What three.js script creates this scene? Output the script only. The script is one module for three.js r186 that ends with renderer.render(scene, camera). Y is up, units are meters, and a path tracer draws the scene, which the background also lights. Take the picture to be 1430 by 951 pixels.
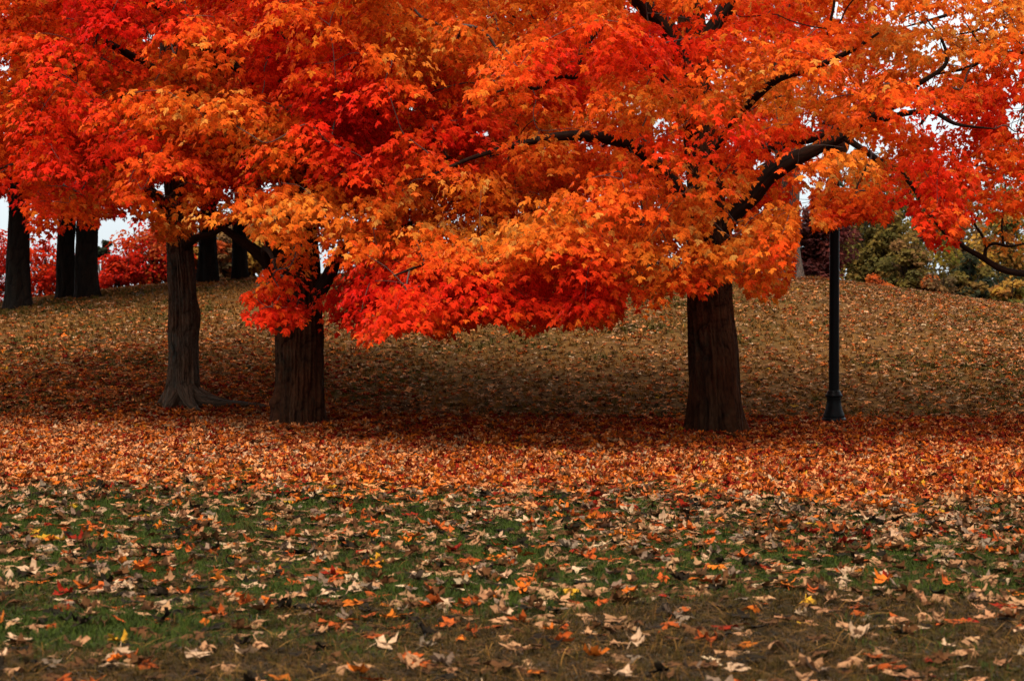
import * as THREE from 'three';
import { mergeGeometries } from 'three/addons/utils/BufferGeometryUtils.js';

// ---------------------------------------------------------------- camera
const W = 1430, H = 951, F = 2383, HORIZON = 424, EYE = 1.5;
const camera = new THREE.PerspectiveCamera(2 * Math.atan(H / 2 / F) * 180 / Math.PI, W / H, 0.1, 2000);
const PITCH = Math.atan((H / 2 - HORIZON) / F);
camera.position.set(0, EYE, 0);
camera.rotation.x = -PITCH;
camera.focus = 17.5;
camera.userData.fStop = 4.2;
camera.updateMatrixWorld();

// ---------------------------------------------------------------- sky, sun, exposure
const scene = new THREE.Scene();
const skyTexture = (() => {                        // an even overcast: brighter overhead than at the horizon
  const w = 256, h = 128, d = new Float32Array(w * h * 4);
  for (let j = 0; j < h; j++) for (let i = 0; i < w; i++) {
    const el = Math.max(0, Math.sin(((j + 0.5) / h - 0.5) * Math.PI)), k = (j * w + i) * 4;
    const a = i / w * Math.PI * 2;
    const cloud = 1 + 0.05 * Math.sin(3 * a + 4 * el) + 0.04 * Math.sin(7 * a - 9 * el + 1);
    const L = (1 + 2 * el) * cloud;
    d[k] = 0.143 * L; d[k + 1] = 0.158 * L; d[k + 2] = 0.164 * L; d[k + 3] = 1;
  }
  const t = new THREE.DataTexture(d, w, h, THREE.RGBAFormat, THREE.FloatType);
  t.mapping = THREE.EquirectangularReflectionMapping; t.magFilter = THREE.LinearFilter; t.needsUpdate = true;
  return t;
})();
scene.background = skyTexture; scene.environment = skyTexture;
const sun = new THREE.DirectionalLight(new THREE.Color(1, 0.93, 0.84), 1.5);
sun.position.set(-8, 40, -1); sun.target.position.set(0, 0, -22); scene.add(sun, sun.target);
sun.castShadow = true; sun.shadow.radius = 70; sun.shadow.mapSize.set(2048, 2048);
Object.assign(sun.shadow.camera, { left: -35, right: 35, top: 35, bottom: -35, near: 1, far: 140 });
const renderer = new THREE.WebGLRenderer();
renderer.toneMapping = THREE.LinearToneMapping; renderer.toneMappingExposure = 5.6;
renderer.shadowMap.enabled = true;

// ---------------------------------------------------------------- helpers
let seed = 7;
function rnd() { seed = (seed + 0x6D2B79F5) | 0; let t = Math.imul(seed ^ (seed >>> 15), 1 | seed); t = (t + Math.imul(t ^ (t >>> 7), 61 | t)) ^ t; return ((t ^ (t >>> 14)) >>> 0) / 4294967296; }
const R = (a, b) => a + (b - a) * rnd();
const gauss = () => (rnd() + rnd() + rnd() + rnd() - 2) * 0.866;
const clamp = (x, a = 0, b = 1) => Math.min(b, Math.max(a, x));
const smooth = (a, b, x) => { const t = clamp((x - a) / (b - a)); return t * t * (3 - 2 * t); };
function hash(x, y, z) { let h = Math.imul(x, 374761393) ^ Math.imul(y, 668265263) ^ Math.imul(z, 1274126177); h = Math.imul(h ^ (h >>> 13), 1274126177); return ((h ^ (h >>> 16)) >>> 0) / 4294967296; }
function noise(x, y, z = 0) {
  const X = Math.floor(x), Y = Math.floor(y), Z = Math.floor(z); let a = x - X, b = y - Y, c = z - Z;
  a = a * a * (3 - 2 * a); b = b * b * (3 - 2 * b); c = c * c * (3 - 2 * c);
  const l = (p, q, t) => p + (q - p) * t;
  return l(l(l(hash(X, Y, Z), hash(X + 1, Y, Z), a), l(hash(X, Y + 1, Z), hash(X + 1, Y + 1, Z), a), b),
    l(l(hash(X, Y, Z + 1), hash(X + 1, Y, Z + 1), a), l(hash(X, Y + 1, Z + 1), hash(X + 1, Y + 1, Z + 1), a), b), c);
}
const fbm = (x, y, z = 0, o = 4) => { let s = 0, a = 0.5, t = 0; for (let i = 0; i < o; i++) { s += a * noise(x, y, z); t += a; a *= 0.5; x = x * 2.03 + 11.3; y = y * 2.03 + 5.7; z = z * 2.03 + 3.1; } return s / t; };
const V = (x, y, z) => new THREE.Vector3(x, y, z);
const cp = Math.cos(PITCH), sp = Math.sin(PITCH);
function P(px, py, D) {                            // the point D metres ahead that the photograph shows at (px, py)
  const u = (px - W / 2) / F, v = -(py - H / 2) / F, k = D / (cp + v * sp);
  return V(u * k, EYE + k * (v * cp - sp), -D);
}
function toPixel(p) {
  const y = p.y - EYE, f = -p.z * cp - y * sp, up = y * cp - p.z * -sp * -1;
  const upc = y * cp + (-p.z) * sp;
  return [W / 2 + F * p.x / f, H / 2 - F * upc / f, f];
}
const interp = (list, x) => { if (x <= list[0][0]) return list[0][1]; for (let i = 1; i < list.length; i++) if (x <= list[i][0]) { const [a, b] = list[i - 1], [c, d] = list[i]; return b + (d - b) * (x - a) / (c - a); } return list[list.length - 1][1]; };
const names = new Map();
const numbered = n => { const k = names.get(n) || 0; names.set(n, k + 1); return k ? `${n}_${String(k).padStart(3, '0')}` : n; };
const shadows = o => { o.castShadow = o.receiveShadow = true; return o; };
function top(o, name, label, category, group, kind) { o.name = numbered(name); Object.assign(o.userData, { label, category }); if (group) o.userData.group = group; if (kind) o.userData.kind = kind; scene.add(o); return o; }
function part(parent, name, geometry, material) { const m = shadows(new THREE.Mesh(geometry, material)); m.name = name; parent.add(m); return m; }
const lin = (r, g, b) => new THREE.Color().setRGB(r, g, b);

// ---------------------------------------------------------------- textures and materials
function noiseTexture(size, fn, srgb) {
  const d = new Uint8Array(size * size * 4);
  for (let j = 0; j < size; j++) for (let i = 0; i < size; i++) { const c = fn(i / size, j / size), k = (j * size + i) * 4; d[k] = clamp(c[0]) * 255; d[k + 1] = clamp(c[1]) * 255; d[k + 2] = clamp(c[2]) * 255; d[k + 3] = 255; }
  const t = new THREE.DataTexture(d, size, size); t.wrapS = t.wrapT = THREE.RepeatWrapping; t.magFilter = THREE.LinearFilter; if (srgb) t.colorSpace = THREE.SRGBColorSpace; t.needsUpdate = true; return t;
}
// a value noise that repeats every n cells, so the texture tiles
const tile = (x, y, nx, ny, s) => { const X = Math.floor(x * nx), Y = Math.floor(y * ny); let a = x * nx - X, b = y * ny - Y; a = a * a * (3 - 2 * a); b = b * b * (3 - 2 * b); const h = (i, j) => hash(((i % nx) + nx) % nx, ((j % ny) + ny) % ny, s); return (h(X, Y) * (1 - a) + h(X + 1, Y) * a) * (1 - b) + (h(X, Y + 1) * (1 - a) + h(X + 1, Y + 1) * a) * b; };
const barkHeight = (u, v) => {                     // long furrows that wander and fork
  const w = u + 0.05 * (tile(u, v, 5, 5, 3) - 0.5) + 0.03 * (tile(u, v, 9, 14, 4) - 0.5);
  const f = Math.abs(tile(w, v, 22, 5, 1) * 2 - 1), g = Math.abs(tile(w, v, 48, 9, 2) * 2 - 1);
  return clamp(0.6 * Math.pow(f, 0.45) + 0.28 * Math.pow(g, 0.6) + 0.12 * tile(u, v, 90, 60, 5));
};
const barkBump = noiseTexture(512, (u, v) => { const h = barkHeight(u, v); return [h, h, h]; });
const barkColor = noiseTexture(512, (u, v) => { const h = barkHeight(u, v), m = tile(u, v, 7, 4, 8), k = 0.45 + 0.47 * h + 0.2 * (tile(u, v, 120, 40, 9) - 0.5); const lichen = smooth(0.62, 0.8, 0.65 * tile(u, v, 6, 3, 31) + 0.35 * tile(u, v, 40, 30, 32)) * 0.5; return [k * (0.92 + 0.16 * m) * (1 - 0.15 * lichen), k * (0.88 + 0.12 * lichen), k * (0.78 + 0.1 * (1 - m) + 0.25 * lichen)]; }, true);
const bark = (r, g, b, scale = 0.05) => new THREE.MeshPhysicalMaterial({ specularIntensity: 0.15, color: lin(r, g, b), map: barkColor, bumpMap: barkBump, bumpScale: scale, roughness: 0.95 });
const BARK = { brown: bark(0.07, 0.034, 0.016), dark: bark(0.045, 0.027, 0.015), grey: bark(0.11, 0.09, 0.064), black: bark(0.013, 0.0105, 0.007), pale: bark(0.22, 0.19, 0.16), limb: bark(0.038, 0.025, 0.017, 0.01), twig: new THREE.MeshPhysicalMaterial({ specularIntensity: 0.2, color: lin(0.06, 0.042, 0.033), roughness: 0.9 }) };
const groundGrain = noiseTexture(512, (u, v) => { const k = 0.5 + 0.3 * tile(u, v, 40, 40, 1) + 0.28 * tile(u, v, 130, 130, 2) + 0.1 * tile(u, v, 8, 8, 3); return [k, k, k * 0.95]; }, true);
groundGrain.repeat.set(0.5, 0.5);
// a leaf blade: veins a little lighter than the blade, blotches between them
const leafTexture = (() => {
  const veins = [[0, 0.06, 0, 1], [0, 0.06, 0.6, 0.46], [0, 0.06, -0.6, 0.46], [0, 0.06, 0.3, 0.0], [0, 0.06, -0.3, 0], [0, 0.4, 0.25, 0.7], [0, 0.4, -0.25, 0.7], [0.3, 0.26, 0.46, 0.22], [-0.3, 0.26, -0.46, 0.22]];
  return noiseTexture(128, (u, v) => {
    const x = (u - 0.5) * 1.3, y = v * 1.3 - 0.15; let d = 9;
    for (const [a, b, c, e] of veins) { const dx = c - a, dy = e - b, t = clamp(((x - a) * dx + (y - b) * dy) / (dx * dx + dy * dy)); d = Math.min(d, Math.hypot(x - a - dx * t, y - b - dy * t)); }
    const k = 0.86 + 0.14 * Math.exp(-d * d / 0.0006) - 0.18 * Math.pow(tile(u, v, 9, 9, 3), 2) + 0.08 * (tile(u, v, 30, 30, 5) - 0.5);
    return [k, k, k];
  }, true);
})();
const blotchTexture = noiseTexture(128, (u, v) => { const b = smooth(0.5, 0.78, 0.6 * tile(u, v, 5, 5, 21) + 0.4 * tile(u, v, 14, 14, 22)), k = 0.94 - 0.5 * b + 0.14 * (tile(u, v, 34, 34, 23) - 0.5) - 0.1 * Math.abs(Math.sin(u * 26 + v * 9)) * tile(u, v, 4, 4, 25); return [k, k * (1 - 0.1 * b), k * (1 - 0.18 * b)]; }, true);
const leafMaterial = (color, transmission, map = leafTexture) => new THREE.MeshPhysicalMaterial({ color, map, roughness: 1, transmission, thickness: 0, side: THREE.DoubleSide, specularIntensity: 0.05 });
const LEAF = leafMaterial(lin(1, 1, 1), 0.56), FALLEN = leafMaterial(lin(1, 1, 1), 0.12, blotchTexture);
const GRASS = new THREE.MeshPhysicalMaterial({ color: lin(1, 1, 1), roughness: 1, transmission: 0.25, thickness: 0, side: THREE.DoubleSide, specularIntensity: 0.12 });

// ---------------------------------------------------------------- leaf shapes
const HALF = [[0.30, 0.0], [0.25, 0.17], [0.46, 0.21], [0.60, 0.46], [0.40, 0.46], [0.19, 0.44], [0.26, 0.70], [0.13, 0.75]];
const OUTLINE = [[0, 0.07], ...HALF, [0, 1], ...HALF.slice().reverse().map(([x, y]) => [-x, y])];
function leafGeometry(rings, bend, stem = true) {  // a lobed blade, base at the origin, tip along +y, upper face +z; bend() shapes it
  const pos = [], uv = [], idx = [], n = OUTLINE.length, put = (x, y) => { const [a, b, c] = bend(x, y); pos.push(a, b, c); uv.push(x / 1.3 + 0.5, (y + 0.15) / 1.3); };
  put(0, 0.3);
  for (let r = 1; r <= rings; r++) for (const [x, y] of OUTLINE) { const t = r / rings; put(x * t, 0.3 + (y - 0.3) * t); }
  for (let i = 0; i < n; i++) {
    const j = (i + 1) % n; idx.push(0, 1 + i, 1 + j);
    for (let r = 1; r < rings; r++) { const a = 1 + (r - 1) * n, b = a + n; idx.push(a + i, b + i, b + j, a + i, b + j, a + j); }
  }
  if (stem) { const k = pos.length / 3; for (const [x, y] of [[-0.012, 0.08], [0.012, 0.08], [0.05, -0.28], [0.03, -0.28]]) { pos.push(x, y, bend(0, 0.07)[2] - 0.1 * (0.08 - y) * 3); uv.push(0.5, 0.6); } idx.push(k, k + 2, k + 1, k, k + 3, k + 2); }
  const g = new THREE.BufferGeometry(); g.setAttribute('position', new THREE.Float32BufferAttribute(pos, 3)); g.setAttribute('uv', new THREE.Float32BufferAttribute(uv, 2)); g.setIndex(idx); g.computeVertexNormals(); return g;
}
const CROWN_LEAF = [
  leafGeometry(1, (x, y) => [x * 0.96, y, -0.22 * Math.abs(x) - 0.18 * y * y]),
  leafGeometry(1, (x, y) => [x * 0.85, y * 0.98, 0.18 * Math.abs(x) - 0.28 * y * y + 0.1 * x]),
  leafGeometry(1, (x, y) => [x, y * 0.95, -0.1 * Math.abs(x) - 0.3 * Math.max(0, y - 0.4) + 0.12 * Math.sin(9 * x)]),
  leafGeometry(1, (x, y) => [x * 0.7, y * 1.02, -0.5 * Math.abs(x) - 0.12 * y]),
  leafGeometry(1, (x, y) => [x * 0.9 + 0.12 * y * y, y * 0.92, 0.35 * x - 0.35 * y * y]),
  leafGeometry(1, (x, y) => [x * (x > 0 ? 0.62 : 1), y * 0.9, -0.7 * Math.max(0, x) - 0.3 * y * y + 0.08 * Math.sin(11 * y)]),
];
const roll = (k, ax) => (x, y) => { const c = Math.cos(ax), s = Math.sin(ax), a = x * c + (y - 0.4) * s, b = -x * s + (y - 0.4) * c, t = a * k, A = k ? Math.sin(t) / k : a, Z = k ? (1 - Math.cos(t)) / k : 0; return [A * c - b * s, A * s + b * c + 0.4, Z]; };
const mixBend = (f, wob, ph, cup) => (x, y) => { const [a, b, c] = f(x, y); const r2 = x * x + (y - 0.4) * (y - 0.4); return [a, b, c + wob * Math.sin(8 * x + ph) * Math.cos(7 * y + ph * 2) + cup * r2]; };
const FALLEN_FLAT = [leafGeometry(2, mixBend(roll(0.5, 0.2), 0.035, 0, 0.1)), leafGeometry(2, mixBend(roll(-0.8, 1.2), 0.04, 2, 0)), leafGeometry(2, mixBend(roll(0.7, 1.5), 0.05, 4, -0.15)), leafGeometry(2, mixBend(roll(-0.4, 0.5), 0.06, 1, 0.25))];
const FALLEN_CURLED = [leafGeometry(3, mixBend(roll(2.6, 0.15), 0.05, 0, 0.1)), leafGeometry(3, mixBend(roll(-2.2, 0.1), 0.05, 2, -0.1)), leafGeometry(3, mixBend(roll(2.0, 1.45), 0.06, 3, 0.2)), leafGeometry(3, mixBend(roll(3.6, 0.7), 0.05, 5, 0.05)), leafGeometry(3, mixBend(roll(-2.8, 1.3), 0.05, 1, 0))];
FALLEN_CURLED.push(leafGeometry(3, mixBend(roll(4.6, 0.05), 0.03, 2, 0)));
const FALLEN_ALL = [...FALLEN_FLAT, ...FALLEN_CURLED];

const _m = new THREE.Matrix4(), _x = V(), _y = V(), _z = V();
function leafMatrix(p, tip, normal, s) {
  _y.copy(tip).normalize(); _z.copy(normal).addScaledVector(_y, -normal.dot(_y)); if (_z.lengthSq() < 1e-6) _z.set(0.3, 0.5, 0.8).addScaledVector(_y, -_z.dot(_y)); _z.normalize(); _x.crossVectors(_y, _z);
  return new THREE.Matrix4().set(_x.x * s, _y.x * s, _z.x * s, p.x, _x.y * s, _y.y * s, _z.y * s, p.y, _x.z * s, _y.z * s, _z.z * s, p.z, 0, 0, 0, 1);
}
function instanced(parent, name, geometry, material, list) {   // list of [matrix, r, g, b]
  const m = shadows(new THREE.InstancedMesh(geometry, material, list.length)), c = new THREE.Color();
  list.forEach(([mat, r, g, b], i) => { m.setMatrixAt(i, mat); m.setColorAt(i, c.setRGB(r, g, b)); });
  m.name = name; m.userData.kind = 'stuff'; parent.add(m); return m;
}

// ---------------------------------------------------------------- the ground: a lawn, then a mound
const FOOT = 21.6, CREST = 45;
const crestLine = [[-900, 505], [-400, 470], [0, 430], [100, 415], [200, 403], [300, 393], [450, 385], [700, 377], [950, 379], [1110, 388], [1200, 400], [1300, 415], [1430, 434], [1800, 470], [2300, 520]].map(([px, py]) => { const p = P(px, py, CREST); return [p.x, p.y]; });
function groundY(x, z) {
  const D = -z, foot = FOOT + 0.25 * (noise(x * 0.4, 3) - 0.5), hc = Math.max(0.15, interp(crestLine, x));
  let h = 0;
  if (D > foot) { const s = (D - foot) / (CREST - foot); h = s < 1 ? hc * (1 - Math.pow(1 - s, 1.7)) : Math.max(-1.2, hc - 0.0022 * (D - CREST) * (D - CREST)); }
  const near = D < 60 ? 1 : 0;
  return h + near * (0.05 * (fbm(x * 0.7, z * 0.7, 1, 2) - 0.5) + 0.03 * (fbm(x * 3, z * 3, 5, 2) - 0.5));
}
const onGround = (x, z, dy = 0) => V(x, groundY(x, z) + dy, z);
function groundAt(px, py, from = 5) { for (let D = from; D < 60; D += 0.05) { const p = P(px, py, D); if (p.y <= groundY(p.x, p.z)) return p; } const p = P(px, py, 44); p.y = groundY(p.x, p.z); return p; }
// how green, how dry the turf is at a place
function turf(x, z) {
  const D = -z, n = fbm(x * 0.55 + 3, z * 0.55, 0, 3), n2 = fbm(x * 1.7, z * 1.7, 9, 2);
  let green = smooth(6.9, 9.6, D + (n - 0.5) * 3.8 - x * 0.2) * (0.7 + 0.8 * (n2 - 0.35));
  if (D > FOOT) green = clamp(0.25 + (n - 0.5) * 1.9 + (n2 - 0.5) * 0.8) * 0.75;
  if (D < FOOT) green = Math.max(green, 0.42 * smooth(0.42, 0.62, n2));
  return clamp(green);
}
{
  const xs = [], ds = [];
  for (let x = -16; x <= 16.01; x += 0.2) xs.push(x);
  for (const k of [18, 21, 26, 34, 46, 70, 110, 180, 320, 600]) { xs.push(k); xs.unshift(-k); }
  for (let d = -30; d < 5; d += 5) ds.push(d);
  for (let d = 5; d < 24; d += 0.16) ds.push(d);
  for (let d = 24; d < 50; d += 0.4) ds.push(d);
  for (const k of [52, 55, 58, 62, 68, 76, 90, 120, 180, 300, 600, 1200]) ds.push(k);
  const pos = [], uv = [], col = [], idx = [], n = xs.length;
  for (const d of ds) for (const x of xs) {
    const y = groundY(x, -d), g = turf(x, -d), k = 0.8 + 0.4 * fbm(x * 2, d * 2, 4, 2);
    pos.push(x, y, -d); uv.push(x, d);
    col.push((d > FOOT ? 0.1 + (0.045 - 0.1) * g : 0.042 + (0.019 - 0.042) * g) * k, (d > FOOT ? 0.043 + (0.034 - 0.043) * g : 0.018 + (0.017 - 0.018) * g) * k, (d > FOOT ? 0.011 + (0.007 - 0.011) * g : 0.004 + (0.003 - 0.004) * g) * k);
  }
  for (let j = 0; j + 1 < ds.length; j++) for (let i = 0; i + 1 < n; i++) { const a = j * n + i; idx.push(a, a + 1, a + n + 1, a, a + n + 1, a + n); }
  const g = new THREE.BufferGeometry(); g.setAttribute('position', new THREE.Float32BufferAttribute(pos, 3)); g.setAttribute('uv', new THREE.Float32BufferAttribute(uv, 2)); g.setAttribute('color', new THREE.Float32BufferAttribute(col, 3)); g.setIndex(idx); g.computeVertexNormals();
  const m = shadows(new THREE.Mesh(g, new THREE.MeshPhysicalMaterial({ specularIntensity: 0.1, vertexColors: true, map: groundGrain, bumpMap: groundGrain, bumpScale: 0.02, roughness: 1 })));
  top(m, 'ground', 'lawn rising to a low mound under fallen leaves', 'ground', null, 'structure');
}

// ---------------------------------------------------------------- trunks, limbs, branches
function tube(pts, radii, seg, shape) {            // a tapered tube through pts; shape(angle, along, point) scales the radius; uv in metres
  const curve = new THREE.CatmullRomCurve3(pts, false, 'centripetal'), len = curve.getLength(), rows = Math.max(2, Math.round(len / (shape ? 0.04 : Math.max(0.06, radii[0] * 1.2))));
  const pos = [], uv = [], idx = [], n = seg + 1; let ref = V(1, 0, 0.13), v = 0;
  for (let j = 0; j <= rows; j++) {
    const t = j / rows, p = curve.getPoint(t), d = curve.getTangent(t), k = t * (pts.length - 1), i0 = Math.min(pts.length - 2, Math.floor(k)), r = radii[i0] + (radii[i0 + 1] - radii[i0]) * (k - i0);
    const a = ref.clone().addScaledVector(d, -ref.dot(d)).normalize(), b = V().crossVectors(d, a); ref = a; v += len / rows;
    for (let i = 0; i <= seg; i++) { const th = (i % seg) / seg * Math.PI * 2, s = r * (shape ? shape(th, p, t) : 1); const q = p.clone().addScaledVector(a, Math.cos(th) * s).addScaledVector(b, Math.sin(th) * s); pos.push(q.x, q.y, q.z); uv.push(i / seg * Math.max(1, Math.round(r * 6.28 * 0.7)), v * 0.55); }
  }
  for (let j = 0; j < rows; j++) for (let i = 0; i < seg; i++) { const a = j * n + i; idx.push(a, a + 1, a + n + 1, a, a + n + 1, a + n); }
  const k = pos.length / 3, e = pts[pts.length - 1]; pos.push(e.x, e.y, e.z); uv.push(0, v); for (let i = 0; i < seg; i++) idx.push(rows * n + i, rows * n + i + 1, k);
  const g = new THREE.BufferGeometry(); g.setAttribute('position', new THREE.Float32BufferAttribute(pos, 3)); g.setAttribute('uv', new THREE.Float32BufferAttribute(uv, 2)); g.setIndex(idx); g.computeVertexNormals();
  const no = g.attributes.normal; for (let j = 0; j <= rows; j++) { const a = j * n, b = a + seg; const x = no.getX(a) + no.getX(b), y = no.getY(a) + no.getY(b), z = no.getZ(a) + no.getZ(b), l = Math.hypot(x, y, z) || 1; no.setXYZ(a, x / l, y / l, z / l); no.setXYZ(b, x / l, y / l, z / l); }
  return g;
}
function trunkGeometry(pts, radii, { flare = 0.35, lobes = 5, ridge = 0.13, burl, seg = 220, off = 0 }) {
  const y0 = pts[0].y;
  return tube(pts, radii, seg, (th, p) => {
    const h = p.y - y0, c = Math.cos(th), s = Math.sin(th);
    const w = th + 0.25 * (noise(c * 2 + off, s * 2, p.y * 1.3) - 0.5);
    const plates = Math.abs(noise(Math.cos(w) * 6.5 + off, Math.sin(w) * 6.5, p.y * 0.9) * 2 - 1), fine = noise(c * 15 + off, s * 15, p.y * 2.6) - 0.5;
    let k = 1 + ridge * (Math.pow(plates, 0.6) - 0.6) * 1.5 + ridge * 0.9 * fine + 0.07 * (fbm(c * 1.2 + off, s * 1.2, p.y * 0.7, 2) - 0.5);
    k += flare * Math.exp(-Math.max(0, h - 0.05) / 0.22) * (0.55 + 0.45 * Math.cos(lobes * th + off * 3 + 0.5 * Math.sin(2 * th)));
    if (burl) for (const [bh, bt, amt, hs] of burl) { const dt = Math.atan2(Math.sin(th - bt), Math.cos(th - bt)); k += amt * Math.exp(-((h - bh) * (h - bh)) / (hs * hs) - dt * dt / 1.1); }
    return k;
  });
}

// colour along a scale from deep red through orange to yellow, real-world base colours
const SCALE = [[0, [0.56, 0.006, 0.002]], [0.2, [0.84, 0.012, 0.003]], [0.42, [0.90, 0.044, 0.004]], [0.62, [0.92, 0.122, 0.007]], [0.82, [0.93, 0.25, 0.018]], [1, [0.93, 0.43, 0.08]]];
function warm(t) { t = clamp(t); for (let i = 1; i < SCALE.length; i++) if (t <= SCALE[i][0]) { const [a, A] = SCALE[i - 1], [b, B] = SCALE[i], k = (t - a) / (b - a); return [A[0] + (B[0] - A[0]) * k, A[1] + (B[1] - A[1]) * k, A[2] + (B[2] - A[2]) * k]; } return SCALE[5][1]; }

// boughs that turned red or stayed yellow: where they hang in the photograph [x, y, rx, ry, shift]
const TINT = [[620, 400, 150, 55, -0.32], [500, 420, 60, 60, -0.2], [770, 415, 110, 40, -0.2], [400, 380, 50, 60, -0.1], [460, 110, 90, 80, -0.3], [500, 210, 70, 60, -0.28], [650, 195, 70, 40, -0.22], [790, 85, 70, 45, -0.3], [920, 75, 60, 45, -0.26], [1040, 30, 110, 45, -0.26], [840, 370, 90, 50, -0.2], [1300, 310, 60, 60, -0.3], [1320, 180, 80, 60, -0.2], [1080, 360, 40, 70, -0.16], [1165, 295, 35, 25, -0.2], [1040, 200, 60, 30, -0.16], [1420, 110, 60, 60, -0.22],
  [90, 30, 160, 60, -0.22], [60, 200, 90, 90, -0.14], [250, 230, 90, 40, -0.2], [330, 250, 50, 40, -0.2], [290, 60, 90, 50, 0.14], [240, 130, 120, 60, 0.12], [700, 60, 110, 60, 0.2], [560, 60, 60, 60, 0.14], [900, 130, 60, 40, 0.2], [880, 370, 40, 60, 0.14], [920, 390, 35, 50, 0.3], [560, 260, 120, 50, 0.08], [720, 310, 150, 40, 0.05], [1000, 330, 90, 40, 0.14], [1070, 110, 90, 50, 0.16], [1190, 230, 60, 40, 0.2], [1330, 60, 80, 60, 0.1], [250, 310, 40, 40, 0.22], [420, 290, 70, 40, 0.1], [780, 175, 60, 30, 0.1]];
// places where the photograph shows limbs or sky through the crown [x, y, rx, ry, share of leaves left]
const GAPS = [[205, 45, 12, 14, 0.1], [228, 62, 12, 7, 0.1], [6, 90, 14, 24, 0.25], [1063, 228, 14, 9, 0.05], [1078, 232, 9, 14, 0.05], [1196, 200, 14, 9, 0.1], [1218, 212, 14, 8, 0.1], [1136, 170, 18, 12, 0.25], [1125, 205, 60, 16, 0.25], [1290, 25, 44, 13, 0.25], [1375, 28, 46, 20, 0.3], [1300, 62, 26, 12, 0.2], [1345, 88, 30, 14, 0.2], [1422, 165, 16, 28, 0.12], [1375, 225, 26, 14, 0.3], [1400, 255, 30, 16, 0.3], [1170, 12, 12, 14, 0.1], [1195, 246, 40, 14, 0.4], [1110, 260, 26, 26, 0.25], [965, 32, 45, 16, 0.3], [1010, 25, 30, 12, 0.4], [890, 5, 26, 12, 0.2], [955, 70, 14, 14, 0.35], [920, 175, 16, 16, 0.3], [905, 285, 14, 10, 0.3], [935, 340, 20, 14, 0.4],
  [290, 282, 14, 18, 0.1], [316, 278, 14, 22, 0.15], [240, 255, 30, 16, 0.3], [225, 262, 18, 12, 0.2], [372, 258, 10, 10, 0.2], [420, 262, 16, 8, 0.3], [500, 300, 20, 12, 0.35], [580, 148, 16, 6, 0.2], [645, 168, 12, 8, 0.3], [675, 182, 12, 6, 0.2], [735, 285, 22, 12, 0.3], [690, 20, 20, 6, 0.4], [1265, 150, 20, 12, 0.3], [1312, 165, 24, 10, 0.3], [960, 255, 22, 14, 0.3], [1004, 265, 8, 36, 0.3], [1010, 320, 30, 14, 0.25]];
// limbs that show in front of the leaves: [pixels..., distance]
const CLEAR = [];
function cleared(px, py, D) { for (const { pts, w, d } of CLEAR) { if (D > d + 0.1) continue; for (let i = 1; i < pts.length; i++) { const [ax, ay] = pts[i - 1], [bx, by] = pts[i], dx = bx - ax, dy = by - ay, t = clamp(((px - ax) * dx + (py - ay) * dy) / (dx * dx + dy * dy)); if (Math.hypot(px - ax - dx * t, py - ay - dy * t) < w) return true; } } return false; }
const inEllipse = (e, x, y) => { const a = (x - e[0]) / e[2], b = (y - e[1]) / e[3]; return a * a + b * b; };
function keepLeaf(px, py, D) {
  if (px < -60 || px > 1490 || py < -40) return true;
  for (const e of GAPS) if (inEllipse(e, px, py) < 1 && rnd() > e[4]) return false;
  if (cleared(px, py, D) && rnd() < 0.88) return false;
  return true;
}
const tintAt = (px, py) => { let t = 0; for (const e of TINT) { const r = inEllipse(e, px, py); if (r < 2.2) t += e[4] * Math.exp(-r * 1.1); } return t; };

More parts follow.
